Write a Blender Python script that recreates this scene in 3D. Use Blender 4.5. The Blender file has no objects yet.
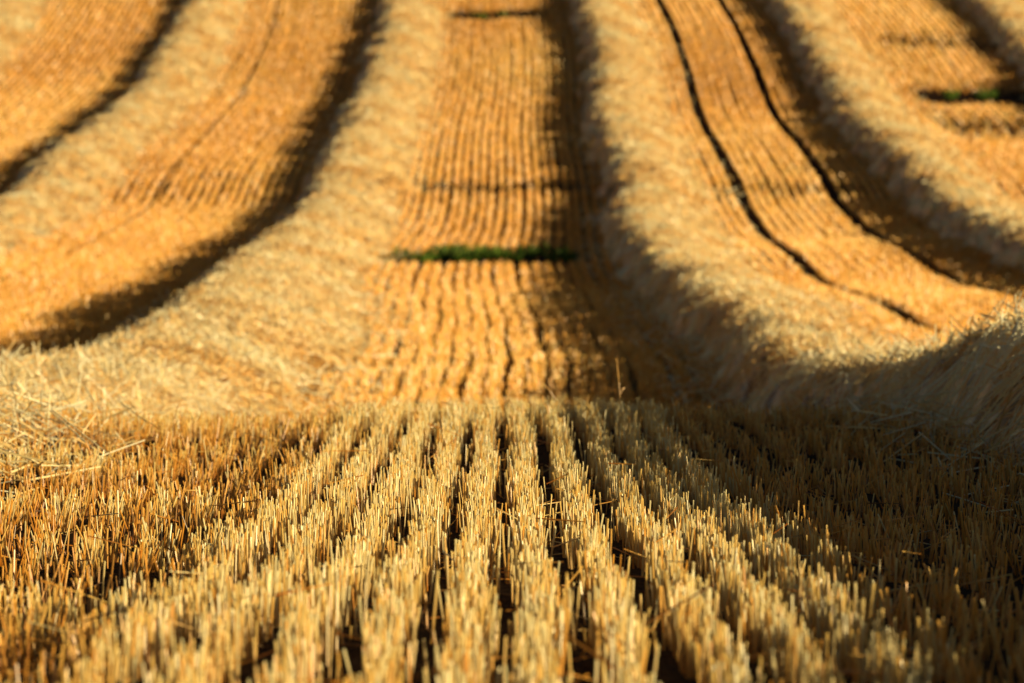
import bpy, math, numpy as np
from mathutils import Vector
rng = np.random.default_rng(7)
scene = bpy.context.scene
scene.view_settings.view_transform = 'Standard'
scene.view_settings.look = 'None'
scene.view_settings.exposure = 0

# ------------------------------------------------------------------ noise helpers
def make_noise(seed, wl, n=14, spread=2.2):
    r = np.random.default_rng(seed)
    ang = r.uniform(0, 2*np.pi, n); k = 2*np.pi/(wl*np.exp(r.uniform(-np.log(spread), np.log(spread), n)))
    ph = r.uniform(0, 2*np.pi, n)
    kx = np.cos(ang)*k; ky = np.sin(ang)*k
    def f(x, y):
        s = 0
        for a, b, c in zip(kx, ky, ph):
            s = s + np.sin(a*x + b*y + c)
        return s/np.sqrt(n/2)
    return f
nA = make_noise(1, 9.0); nB = make_noise(2, 1.3); nC = make_noise(3, 0.45); nD = make_noise(4, 4.0)
nE = make_noise(5, 0.28)

# ------------------------------------------------------------------ terrain
prof = np.array([(-60,-.70),(0,-.66),(6.7,-.685),(8.1,-.70),(13,-.745),(17.8,-.75),(21.5,-.73),(24.6,-.71),(27,-.80),(30,-.95),(34,-1.02),
 (38,-.98),(42,-.90),(46,-.78),(53,-.60),(60,-.43),(72,.0),(80,.33),(86,.58),(91.3,.87),(93.6,1.22),(100,1.79),(106,2.27),(119,3.42),(142,6.5),(165,9.8),(200,14.5),
 (260,19.5),(330,21.5),(420,22),(700,18)])
_y = np.arange(-60, 700, 0.25)
_z = np.interp(_y, prof[:,0], prof[:,1])
def smooth(z, s):
    k = np.arange(-int(4*s/0.25), int(4*s/0.25)+1)*0.25
    g = np.exp(-k**2/(2*s*s)); g /= g.sum()
    return np.convolve(np.pad(z, len(k)//2, mode='edge'), g, mode='valid')
_zs = smooth(_z, .9); _zm = smooth(_z, 3.0); _zl = smooth(_z, 5.0)
w = np.clip((_y-38)/6, 0, 1)*(1-np.clip((_y-78)/6, 0, 1)); _zs = _zs*(1-w)+_zm*w
w = np.clip((_y-102)/25, 0, 1); _zs = _zs*(1-w)+_zl*w

GAPS = [ # x0,x1,y,half length along y, strength
 (-1.95, 1.15, 73.7, 2.9, 1), (-1.6, 1.3, 94.0, 1.0, .85), (-1.45, .95, 138.5, 1.4, 1),
 (3.0, 5.8, 93.4, 1.0, .65), (-5.2, -4.2, 94.6, .8, .5), (8.6, 11.6, 131.0, 2.0, .7), (8.5, 11.2, 119.0, 3.0, .95),
 (8.3, 11.6, 109.5, 6.0, .85), (-0.1,1.3,98.5,.6,.6), (2.9,5.0,106.,.5,.5),(-4.2,-3.3,60.,.5,.5)]
TRACKS = [(3.80, .10, .9, 50), (5.34, .10, .9, 40), (-5.65, .08, .4, 40)]
def sstep(a, b, x):
    t = np.clip((x-a)/(b-a), 0, 1); return t*t*(3-2*t)
def wander(y):
    return (0.10*np.sin(y/17.0+.6)+0.05*np.sin(y/6.3))*sstep(30, 50, y)
def gapmask(x, y):
    m = np.zeros(np.broadcast(x, y).shape)
    for x0, x1, yc, hl, s in GAPS:
        yy = y - yc - 0.15*np.sin(x*2.1+yc) - .15*np.sin(x*5.3+yc*2)
        g = s*sstep(x0-.3, x0+.3, x)*(1-sstep(x1-.3, x1+.3, x))*np.exp(-(np.abs(yy)/hl)**3)
        m = np.maximum(m, g)
    return m
def trackmask(x, y):
    m = np.zeros(np.broadcast(x, y).shape)
    for xc, hw, s, ys_ in TRACKS:
        xx = x - xc - wander(y)
        m = np.maximum(m, s*np.exp(-(xx/hw)**4)*sstep(ys_-4, ys_+5, y))
    return m
def T(x, y):
    z = np.interp(y, _y, _zs)
    far = sstep(35, 60, y)
    z = z + far*(0.04*nA(x*.4, y*.4)) + (1-far)*0.010*nA(x*1.7, y*1.7)
    z = z - 0.05*gapmask(x, y) - 0.065*trackmask(x, y)
    z = z - .035*(1-sstep(-.78, -.60, x))*sstep(-1.9, -1.7, x)*(1-sstep(26, 32, y))
    return z

# ------------------------------------------------------------------ mesh builders
def build(name, V, faces, attrs=None, smooth_shade=False, mat=None):
    me = bpy.data.meshes.new(name)
    V = np.asarray(V, dtype=np.float32)
    me.vertices.add(len(V)); me.vertices.foreach_set('co', V.ravel())
    loops = np.concatenate([f.ravel() for f in faces]).astype(np.int32)
    tot = np.concatenate([np.full(len(f), f.shape[1]) for f in faces]).astype(np.int32)
    start = np.concatenate([[0], np.cumsum(tot)[:-1]]).astype(np.int32)
    me.loops.add(len(loops)); me.loops.foreach_set('vertex_index', loops)
    me.polygons.add(len(tot)); me.polygons.foreach_set('loop_start', start)
    try: me.polygons.foreach_set('loop_total', tot)
    except Exception: pass
    me.update(calc_edges=True)
    me.polygons.foreach_set('use_smooth', np.full(len(tot), smooth_shade))
    for k, a in (attrs or {}).items():
        at = me.attributes.new(k, 'FLOAT', 'POINT'); at.data.foreach_set('value', np.asarray(a, np.float32))
    me.validate()
    ob = bpy.data.objects.new(name, me); scene.collection.objects.link(ob)
    if mat: me.materials.append(mat)
    return ob

class Acc:
    def __init__(s): s.V=[]; s.F={}; s.n=0; s.t=[]; s.tone=[]
    def add(s, V, F, t, tone):
        s.V.append(V); s.t.append(t); s.tone.append(tone)
        for f in F: s.F.setdefault(f.shape[1], []).append(f+s.n)
        s.n += len(V)
    def make(s, name, mat):
        return build(name, np.concatenate(s.V), [np.concatenate(v) for v in s.F.values()],
            {'t': np.concatenate(s.t), 'tone': np.concatenate(s.tone)}, mat=mat)

def prisms(acc, P0, P1, r0, r1, tone, n=5, cap=True):
    N = len(P0); ax = P1-P0; ax = ax/np.linalg.norm(ax, axis=1, keepdims=True)
    ref = np.where(np.abs(ax[:, 2:3]) > .7, np.array([[1., 0, 0]]), np.array([[0, 0, 1.]]))
    u = np.cross(ax, ref); u /= np.linalg.norm(u, axis=1, keepdims=True); v = np.cross(ax, u)
    a = (np.arange(n)*2*np.pi/n)[None, :] + rng.uniform(0, 6.28, N)[:, None]
    d = np.cos(a)[..., None]*u[:, None] + np.sin(a)[..., None]*v[:, None]
    B = P0[:, None]+d*r0[:, None, None]; Tt = P1[:, None]+d*r1[:, None, None]
    Tt = Tt + ax[:, None]*(np.cos(a)*r1[:, None]*rng.uniform(-1.2, 1.2, N)[:, None])[..., None]
    V = np.concatenate([B, Tt], axis=1).reshape(-1, 3)
    o = (np.arange(N)*2*n)[:, None]
    i = np.arange(n); j = (i+1) % n
    q = np.stack([i, j, j+n, i+n], 1)[None]+o[..., None]
    F = [q.reshape(-1, 4)]
    if cap: F.append((i+n)[None]+o)
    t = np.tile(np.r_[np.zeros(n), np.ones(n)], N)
    acc.add(V, F, t, np.repeat(tone, 2*n))

def blades(acc, P0, P1, wdt, tone, sag=None, yaw=None, tlo=0.):
    N = len(P0)
    if yaw is None: yaw = rng.uniform(0, np.pi, N)
    s = np.stack([np.cos(yaw), np.sin(yaw), rng.uniform(-.2, .2, N)], 1)*wdt[:, None]*.5
    if sag is None:
        V = np.stack([P0-s, P0+s, P1+s*.9, P1-s*.9], 1).reshape(-1, 3)
        o = (np.arange(N)*4)[:, None]
        acc.add(V, [np.arange(4)[None]+o], np.tile([tlo, tlo, 1, 1], N), np.repeat(tone, 4))
    else:
        M = (P0+P1)/2+sag
        V = np.stack([P0-s, P0+s, M+s, M-s, P1+s*.3, P1-s*.3], 1).reshape(-1, 3)
        o = (np.arange(N)*6)[:, None]
        acc.add(V, [np.array([0, 1, 2, 3])[None]+o, np.array([3, 2, 4, 5])[None]+o], np.tile([0., 0, .5, .5, 1, 1], N), np.repeat(tone, 6))

# ------------------------------------------------------------------ materials
def straw_mat(name, cols, base_dark, rough=.55, spec=.25):
    m = bpy.data.materials.new(name); m.use_nodes = True; nt = m.node_tree; nd = nt.nodes; L = nt.links
    b = nd['Principled BSDF']; b.inputs['Roughness'].default_value = rough
    b.inputs['Specular IOR Level'].default_value = spec
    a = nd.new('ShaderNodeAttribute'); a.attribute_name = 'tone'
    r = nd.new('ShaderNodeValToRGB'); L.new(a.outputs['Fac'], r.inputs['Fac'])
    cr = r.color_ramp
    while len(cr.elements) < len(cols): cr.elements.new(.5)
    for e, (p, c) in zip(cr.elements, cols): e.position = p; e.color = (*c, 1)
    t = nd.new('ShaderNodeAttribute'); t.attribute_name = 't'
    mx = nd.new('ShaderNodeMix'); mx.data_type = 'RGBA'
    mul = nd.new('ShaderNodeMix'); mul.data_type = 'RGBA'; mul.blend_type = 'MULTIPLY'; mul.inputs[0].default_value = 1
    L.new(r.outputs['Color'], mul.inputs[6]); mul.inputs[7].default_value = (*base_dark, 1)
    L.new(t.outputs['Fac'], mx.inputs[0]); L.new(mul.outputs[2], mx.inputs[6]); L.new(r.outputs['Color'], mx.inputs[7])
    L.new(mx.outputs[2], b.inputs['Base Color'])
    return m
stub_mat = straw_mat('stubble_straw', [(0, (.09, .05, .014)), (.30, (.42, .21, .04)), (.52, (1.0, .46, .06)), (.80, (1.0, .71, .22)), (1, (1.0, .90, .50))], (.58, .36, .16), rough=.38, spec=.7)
wind_mat = straw_mat('windrow_straw', [(0, (.28, .13, .03)), (.4, (1.0, .58, .18)), (.75, (1.0, .80, .38)), (1, (1.0, .95, .68))], (1, 1, 1), rough=.38, spec=.7)
leaf_mat = straw_mat('weed_leaf', [(0, (.03, .06, .01)), (.6, (.10, .18, .02)), (1, (.22, .34, .05))], (.7, .8, .6))

def ground_mat():
    m = bpy.data.materials.new('field_soil'); m.use_nodes = True; nt = m.node_tree; nd = nt.nodes; L = nt.links
    b = nd['Principled BSDF']; b.inputs['Roughness'].default_value = .95; b.inputs['Specular IOR Level'].default_value = .1
    tc = nd.new('ShaderNodeTexCoord')
    n1 = nd.new('ShaderNodeTexNoise'); n1.inputs['Scale'].default_value = 28; n1.inputs['Detail'].default_value = 6
    n2 = nd.new('ShaderNodeTexNoise'); n2.inputs['Scale'].default_value = .8; n2.inputs['Detail'].default_value = 3
    L.new(tc.outputs['Object'], n1.inputs['Vector']); L.new(tc.outputs['Object'], n2.inputs['Vector'])
    soil = nd.new('ShaderNodeValToRGB'); L.new(n1.outputs['Fac'], soil.inputs['Fac'])
    soil.color_ramp.elements[0].position = .35; soil.color_ramp.elements[0].color = (.022, .009, .004, 1)
    soil.color_ramp.elements[1].position = .7; soil.color_ramp.elements[1].color = (.070, .030, .011, 1)
    chaff = nd.new('ShaderNodeValToRGB'); L.new(n1.outputs['Fac'], chaff.inputs['Fac'])
    chaff.color_ramp.elements[0].position = .40; chaff.color_ramp.elements[0].color = (.22, .085, .014, 1)
    chaff.color_ramp.elements[1].position = .60; chaff.color_ramp.elements[1].color = (.88, .42, .07, 1)
    a = nd.new('ShaderNodeAttribute'); a.attribute_name = 'chaff'
    add = nd.new('ShaderNodeMath'); add.operation = 'MULTIPLY_ADD'; add.inputs[1].default_value = .5
    L.new(n2.outputs['Fac'], add.inputs[0]); 
    sub = nd.new('ShaderNodeMath'); sub.operation = 'SUBTRACT'; L.new(a.outputs['Fac'], sub.inputs[0]); sub.inputs[1].default_value = .25
    L.new(sub.outputs[0], add.inputs[2])
    mul = nd.new('ShaderNodeMath'); mul.operation = 'MULTIPLY'; mul.use_clamp = True
    L.new(add.outputs[0], mul.inputs[0]); L.new(a.outputs['Fac'], mul.inputs[1])
    mx = nd.new('ShaderNodeMix'); mx.data_type = 'RGBA'
    L.new(mul.outputs[0], mx.inputs[0]); L.new(soil.outputs['Color'], mx.inputs[6]); L.new(chaff.outputs['Color'], mx.inputs[7])
    L.new(mx.outputs[2], b.inputs['Base Color'])
    bp = nd.new('ShaderNodeBump'); bp.inputs['Strength'].default_value = .8; bp.inputs['Distance'].default_value = .03
    L.new(n1.outputs['Fac'], bp.inputs['Height']); L.new(bp.outputs['Normal'], b.inputs['Normal'])
    return m

# ------------------------------------------------------------------ windrow layout
WX = [-12.0, -7.2, -2.4, 2.4, 7.2, 12.0]
WH = [.27, .31, .35, .385, .38, .37]
def dip(y): return sstep(32, 40, y)*(1-sstep(56, 80, y))
def wcentre(k, y):
    x0 = WX[k]
    near = 1-sstep(26, 36, y)
    s = {2: .18, 3: -.10}.get(k, 0)*dip(y)
    return x0 + s + .06*(1-near) + (.30 if x0 > 0 else -.35)*near + wander(y)*1.2 + (.04*np.sin(y/4.7+k*2.1) + .02*np.sin(y/1.9+k))*(1-.7*near)
def whw(k, y):
    near = 1-sstep(26, 36, y)
    return (.94-.06*near+.12*dip(y)*(k == 2)-.14*dip(y)*(k == 3))*(1+(1-near)*(.04*nD(np.zeros_like(y)+k*7., y)))
PK = -.42   # crest of the swath sits towards its left edge, long gentle flank on the right
def wheight(k, x, y):
    c = wcentre(k, y); hw = whw(k, y)
    near = 1-sstep(24, 32, y)
    hw = hw*(1+(1-near)*.10*nB(x*.6+k*11, y*.7)+.03*nC(x, y))
    u = np.clip((x-c)/hw, -1, 1)
    a = np.where(u < PK, (PK-u)/(1+PK), (u-PK)/(1-PK))
    p = np.where(u < PK, (1-a**2.3)**1.1, (1-a**1.7)**1.2)
    h = (WH[k]+(.03 if k == 3 else -.08)*near)*(1+(.01 if k == 3 else .03)*nD(np.zeros_like(y)+k*3.+50, y))
    if k == 2: h = h*(1-.25*(1-sstep(26, 34, y)))
    return p*h, u

# ------------------------------------------------------------------ ground sheet
xs = np.concatenate([-np.geomspace(300, 15, 40), np.arange(-14.6, 14.6, .05), np.geomspace(15, 300, 40)])
ys = np.concatenate([np.arange(-60, 4, 4.0), np.arange(4, 52, .16), np.arange(52, 160, .3), np.geomspace(160, 690, 90)])
X, Y = np.meshgrid(xs, ys)
Z = T(X, Y) + .010*nC(X, Y)*(Y < 60)
nx, ny = len(xs), len(ys)
idx = np.arange(nx*ny).reshape(ny, nx)
F = np.stack([idx[:-1, :-1], idx[:-1, 1:], idx[1:, 1:], idx[1:, :-1]], -1).reshape(-1, 4)
gm = gapmask(X, Y); tm = trackmask(X, Y)
chaff = .14 + .62*sstep(32, 45, Y)
chaff = chaff*(1-.97*gm)*(1-.97*np.clip(tm*1.3, 0, 1))
g = build('ground', np.stack([X, Y, Z], -1).reshape(-1, 3), [F], {'chaff': chaff.ravel()}, True, ground_mat())
g['kind'] = 'structure'; g['label'] = 'rolling brown field soil strewn with chaff between stubble rows'; g['category'] = 'ground'

# ------------------------------------------------------------------ windrows
for k, x0 in enumerate(WX):
    acc = Acc()
    yy = np.concatenate([np.arange(-6 if abs(x0) < 3 else 25, 50, .10), np.arange(50, 170, .22)])
    uu = np.linspace(-1, 1, 37)
    U, YY = np.meshgrid(uu, yy)
    XX = wcentre(k, YY)+U*1.35
    h, u_ = wheight(k, XX, YY)
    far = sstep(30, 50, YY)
    bump = (.022*nC(XX, YY)+.020*nE(XX, YY)+.008*nB(XX*1.6, YY*1.0))*np.clip(h*6, 0, 1)
    ZZ = T(XX, YY)+h-.04+bump
    n1, n2 = U.shape; ix = np.arange(n1*n2).reshape(n1, n2)
    Fm = np.stack([ix[:-1, :-1], ix[:-1, 1:], ix[1:, 1:], ix[1:, :-1]], -1).reshape(-1, 4)
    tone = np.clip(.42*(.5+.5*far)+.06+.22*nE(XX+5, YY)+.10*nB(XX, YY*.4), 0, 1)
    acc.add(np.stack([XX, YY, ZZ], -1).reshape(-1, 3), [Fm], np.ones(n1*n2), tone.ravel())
    def strands(N, y0, y1, lmin, lmax, r, pitch=.28, width=.46, lift=.05, tm_=.74):
        y = rng.uniform(y0, y1, N); x = wcentre(k, y)+np.clip(rng.normal(0, width, N), -1.3, 1.3)
        h, u = wheight(k, x, y)
        z = rng.uniform(0, lift, N)+(h < .02)*rng.uniform(.02, .08, N)
        L = rng.uniform(lmin, lmax, N); yaw = rng.uniform(0, 2*np.pi, N); pit = rng.normal(0, pitch, N)
        d = np.stack([np.cos(yaw)*np.cos(pit), np.sin(yaw)*np.cos(pit), np.sin(pit)], 1)*L[:, None]/2
        c = np.stack([x, y, z], 1)
        e = c+d; h2, _ = wheight(k, e[:, 0], e[:, 1]); e2 = c-d; h3, _ = wheight(k, e2[:, 0], e2[:, 1])
        e[:, 2] = T(e[:, 0], e[:, 1])+h2+e[:, 2]*.8; e2[:, 2] = T(e2[:, 0], e2[:, 1])+h3+e2[:, 2]*.8
        tn = np.clip(rng.normal(tm_, .25, N)+.10*nB(x, y*.4), 0, 1)
        rr = r*rng.uniform(.7, 1.2, N)
        prisms(acc, e2, e, rr, rr*.8, tn, n=3, cap=False)
    if abs(x0) < 3:
        strands(24000, 15, 36, .06, .26, .0032, .5, .42, .06)
        strands(4500, 19, 34, .15, .42, .0036, .6, .42, .12, .9)
        strands(20000, 36, 60, .06, .22, .0045, .5, .48, .06)
        strands(5000, 0, 15, .10, .30, .003, .3, .42, .04)
        strands(24000, 60, 150, .06, .20, .0058, .5, .50, .04)
    else:
        strands(8000, 40, 70, .06, .22, .005, .5, .50, .04)
        strands(18000, 70, 155, .06, .20, .0065, .5, .50, .04)
    ob = acc.make('straw_windrow', wind_mat)
    ob['label'] = 'low ridge of loose golden straw lying along the stubble rows'; ob['category'] = 'straw windrow'; ob['group'] = 'straw windrows on the field'

def windcover(x, y):
    c = np.zeros(len(x), bool)
    for k in range(6):
        h, u = wheight(k, x, y); c |= h > .075
    return c

# ------------------------------------------------------------------ stubble
acc = Acc()
PIT = .138; rows = []
y0, y1 = 5.0, 37.0
for r in np.arange(-29, 30):
    xr = (r+.5)*PIT+rng.normal(0, .005)
    n = int((y1-y0)*165)
    y = rng.uniform(y0, y1, n)
    gapn = .009*np.sin(y*1.3+r*5.1)+.007*np.sin(y*3.9+r)+.007*np.sin(y*9.1+r*2)
    sg = .014 if xr < -.68 else .0185
    jit = np.clip(rng.normal(0, sg, n), -.037, .037)
    stray_ = rng.uniform(0, 1, n) < .05; jit[stray_] = rng.uniform(-.068, .068, stray_.sum())
    x = xr+gapn+jit
    rows.append(np.stack([x, y, np.full(n, xr)], 1))
P = np.concatenate(rows)
keep = np.abs(P[:, 0]) < .0905*P[:, 1]+.5
keep &= ~windcover(P[:, 0], P[:, 1])
clump = nE(P[:, 0]*2.5, P[:, 1]*1.6)
pat = nB(P[:, 0]*1.0, P[:, 1]*.8)
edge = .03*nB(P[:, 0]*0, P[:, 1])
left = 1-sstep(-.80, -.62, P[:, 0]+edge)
right = sstep(.68, .76, P[:, 0]+edge)  # right windrow's shadow zone: its shade is also put into stalk tone and density
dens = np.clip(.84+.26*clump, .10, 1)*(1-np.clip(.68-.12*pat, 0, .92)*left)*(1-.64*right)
keep &= rng.uniform(0, 1, len(P)) < dens
P = P[keep]; left = left[keep]; right = right[keep]; clump = clump[keep]; pat = pat[keep]
N = len(P)
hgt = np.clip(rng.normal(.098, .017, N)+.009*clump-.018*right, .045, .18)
broken = rng.uniform(0, 1, N) < .12; hgt[broken] *= rng.uniform(.3, .8, broken.sum())
lean = rng.normal(0, .07, (N, 2))*(1+1.5*np.maximum(left, right))[:, None]
base = np.stack([P[:, 0], P[:, 1], T(P[:, 0], P[:, 1])-.01], 1)
tip = base+np.stack([lean[:, 0]*hgt, lean[:, 1]*hgt, hgt], 1)
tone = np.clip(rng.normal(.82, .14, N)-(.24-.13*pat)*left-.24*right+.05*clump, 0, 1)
rad = rng.uniform(.0015, .0025, N)
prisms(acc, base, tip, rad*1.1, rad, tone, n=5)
s = rng.choice(N, 10000)
b0 = base[s]+(tip[s]-base[s])*rng.uniform(0.1, .8, len(s))[:, None]
yaw = rng.uniform(0, 6.28, len(s)); L = rng.uniform(.02, .04, len(s))
b1 = b0+np.stack([np.cos(yaw)*L*.6, np.sin(yaw)*L*.6, rng.uniform(-.6, .7, len(s))*L], 1)
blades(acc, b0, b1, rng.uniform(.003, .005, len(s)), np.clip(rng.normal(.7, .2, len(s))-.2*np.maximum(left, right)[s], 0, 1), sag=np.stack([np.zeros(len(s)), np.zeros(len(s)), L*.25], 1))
n = 1900
y = rng.uniform(6, 36, n); x = rng.uniform(-1, 1, n)*(.0905*y+.5)
yaw = rng.uniform(0, 6.28, n); L = rng.uniform(.05, .20, n)
z = T(x, y)+rng.choice([.01, .06, .10], n, p=[.75, .18, .07])+rng.uniform(0, .02, n)
d = np.stack([np.cos(yaw)*L/2, np.sin(yaw)*L/2, rng.normal(0, .15, n)*L], 1); c = np.stack([x, y, z], 1)
prisms(acc, c-d, c+d, np.full(n, .0018), np.full(n, .0014), np.clip(rng.normal(.65, .2, n), 0, 1), n=4, cap=False)

# far rows
PIT2 = .15
y0, y1 = 35.0, 158.0
R = []
for r in np.arange(-106, 106):
    xr = (r+.5)*PIT2+rng.normal(0, .006)
    ymin = max(y0, (abs(xr)-2.5)/.0905)
    if ymin > y1: continue
    n = int((y1-ymin)*64)
    y = rng.uniform(ymin, y1, n)
    y = y[rng.uniform(0, 1, n) < np.clip(60/y, .5, 1)]
    n = len(y)
    nr = 1-sstep(50, 80, y)
    x = xr+wander(y)+nr*(.016*np.sin(y*.75+.12*r))+.006*np.sin(y*.31+r*2.3)+np.clip(rng.normal(0, 1, n)*(.020+.012*nr), -.055, .055)
    R.append(np.stack([x, y], 1))
P = np.concatenate(R)
keep = ~windcover(P[:, 0], P[:, 1])
keep &= rng.uniform(0, 1, len(P)) > np.clip(gapmask(P[:, 0], P[:, 1])*1.1, 0, 1)
keep &= rng.uniform(0, 1, len(P)) > np.clip(trackmask(P[:, 0], P[:, 1])*1.3, 0, 1)
P = P[keep]; N = len(P)
hgt = np.clip(rng.normal(.080, .018, N), .04, .2)
base = np.stack([P[:, 0], P[:, 1], T(P[:, 0], P[:, 1])-.01], 1)
tip = base+np.stack([rng.normal(0, .12, N)*hgt, rng.normal(0, .12, N)*hgt, hgt], 1)
tone = np.clip(rng.normal(.57, .11, N)+.05*nA(P[:, 0], P[:, 1]*.4), 0, 1)
blades(acc, base, tip, np.clip(.005+P[:, 1]*.0001, .006, .03)*rng.uniform(.7, 1.3, N), tone, yaw=math.radians(28)+rng.uniform(-.6, .6, N), tlo=.3)
print('far stalks', N)
st = acc.make('stubble', stub_mat)
st['kind'] = 'stuff'; st['label'] = 'rows of short cut golden cereal stubble covering the field'; st['category'] = 'stubble'

# ------------------------------------------------------------------ weeds
def weed_mesh(seed):
    r = np.random.default_rng(seed); a = Acc(); n = 80
    yaw = r.uniform(0, 6.28, n); rr = r.uniform(0, .12, n)
    b0 = np.stack([np.cos(yaw)*rr, np.sin(yaw)*rr, np.full(n, -.01)], 1)
    L = r.uniform(.06, .19, n); out = r.uniform(.2, .8, n)
    b1 = b0+np.stack([np.cos(yaw)*L*out, np.sin(yaw)*L*out, L*(1.05-out*.6)], 1)
    blades(a, b0, b1, r.uniform(.01, .026, n), r.uniform(.0, 1, n), sag=np.stack([0*L, 0*L, L*.12], 1))
    return a.make('green_weed', leaf_mat)
protos = [weed_mesh(s) for s in (1, 2, 3)]
spots = []
for i in range(38): spots.append((float(np.clip(rng.normal(-.30, .50), -1.4, .8)), 74.9+rng.uniform(-1.2, 1.8), rng.uniform(.6, 1.3)))
for i in range(7): spots.append((rng.uniform(9.3, 10.3), 119.8+rng.uniform(-.8, .8), rng.uniform(.8, 1.3)))
for i in range(4): spots.append((rng.uniform(-1.0, .4), 138.7+rng.uniform(-.5, .5), rng.uniform(.7, 1.0)))
for i, (x, y, sc) in enumerate(spots):
    p = protos[i % 3]
    ob = p if i < 3 else p.copy()
    if i >= 3: scene.collection.objects.link(ob)
    ob.location = (x, y, float(T(np.array([x]), np.array([y]))[0])); ob.scale = (sc,)*3; ob.rotation_euler = (0, 0, rng.uniform(0, 6.28))
    ob['label'] = 'small green leafy weed growing in a bare soil strip'; ob['category'] = 'weed'; ob['group'] = 'green weeds in bare strips'

# ------------------------------------------------------------------ stray tall stalks
def stray(x, y, h, lx, bend, r=.0035, lab='tall stray dry straw stalk standing above the stubble'):
    a = Acc(); pts = []
    for i in range(7):
        u = i/6; pts.append((lx*u*h+bend*u*u*h, .03*math.sin(u*3), h*u))
    pts = np.array(pts)
    prisms(a, pts[:-1], pts[1:], np.full(6, r), np.full(6, r*.85), np.full(6, .25), n=6, cap=True)
    blades(a, pts[3:4], pts[3:4]+np.array([[.04, .02, .03]]), np.array([.006]), np.array([.25]), sag=np.array([[0, 0, .015]]))
    ob = a.make('straw_stalk', wind_mat)
    ob.location = (x, y, float(T(np.array([x]), np.array([y]))[0])-.01)
    ob['label'] = lab; ob['category'] = 'straw stalk'; ob['group'] = 'stray stalks above the stubble'
stray(.50, 24.6, .31, .02, -.08, .0028)
stray(-.50, 24.2, .22, -.45, -.1, .0018)
stray(.28, 24.4, .21, -.25, -.3, .0018)
stray(-.72, 24.7, .17, .5, .2, .0018)
stray(.62, 23.6, .19, .4, .3, .0018)
stray(-1.3, 22.4, .21, -.3, .4, .0018)

# ------------------------------------------------------------------ light
EL = math.radians(9.2); AZ = math.radians(33)   # azimuth: from +X towards -Y
sd = Vector((math.cos(AZ)*math.cos(EL), -math.sin(AZ)*math.cos(EL), math.sin(EL)))
sl = bpy.data.lights.new('sun', 'SUN'); sl.energy = 5.0; sl.angle = math.radians(.5); sl.color = (1, .78, .41)
so = bpy.data.objects.new('sun', sl); scene.collection.objects.link(so)
so.rotation_euler = sd.to_track_quat('Z', 'Y').to_euler(); so.location = (20, -20, 20)
wd = bpy.data.worlds.new('World'); scene.world = wd; wd.use_nodes = True
nt = wd.node_tree; sk = nt.nodes.new('ShaderNodeTexSky'); sk.sky_type = 'NISHITA'; sk.sun_disc = False
sk.sun_elevation = EL; sk.sun_rotation = math.pi/2+AZ
bg = nt.nodes['Background']; bg.inputs['Strength'].default_value = .03
nt.links.new(sk.outputs[0], bg.inputs['Color'])

# ------------------------------------------------------------------ camera
cd = bpy.data.cameras.new('camera'); cam = bpy.data.objects.new('camera', cd); scene.collection.objects.link(cam)
cd.lens = 200; cd.sensor_width = 36; cd.clip_end = 2000; cd.clip_start = .1
cam.location = (0, 0, 0)
f = 200/36*1024
cam.rotation_euler = (math.pi/2-math.atan(79.5/f), 0, -math.atan(7/f))
cd.dof.use_dof = True; cd.dof.focus_distance = 15.5; cd.dof.aperture_fstop = 8.5
scene.camera = cam
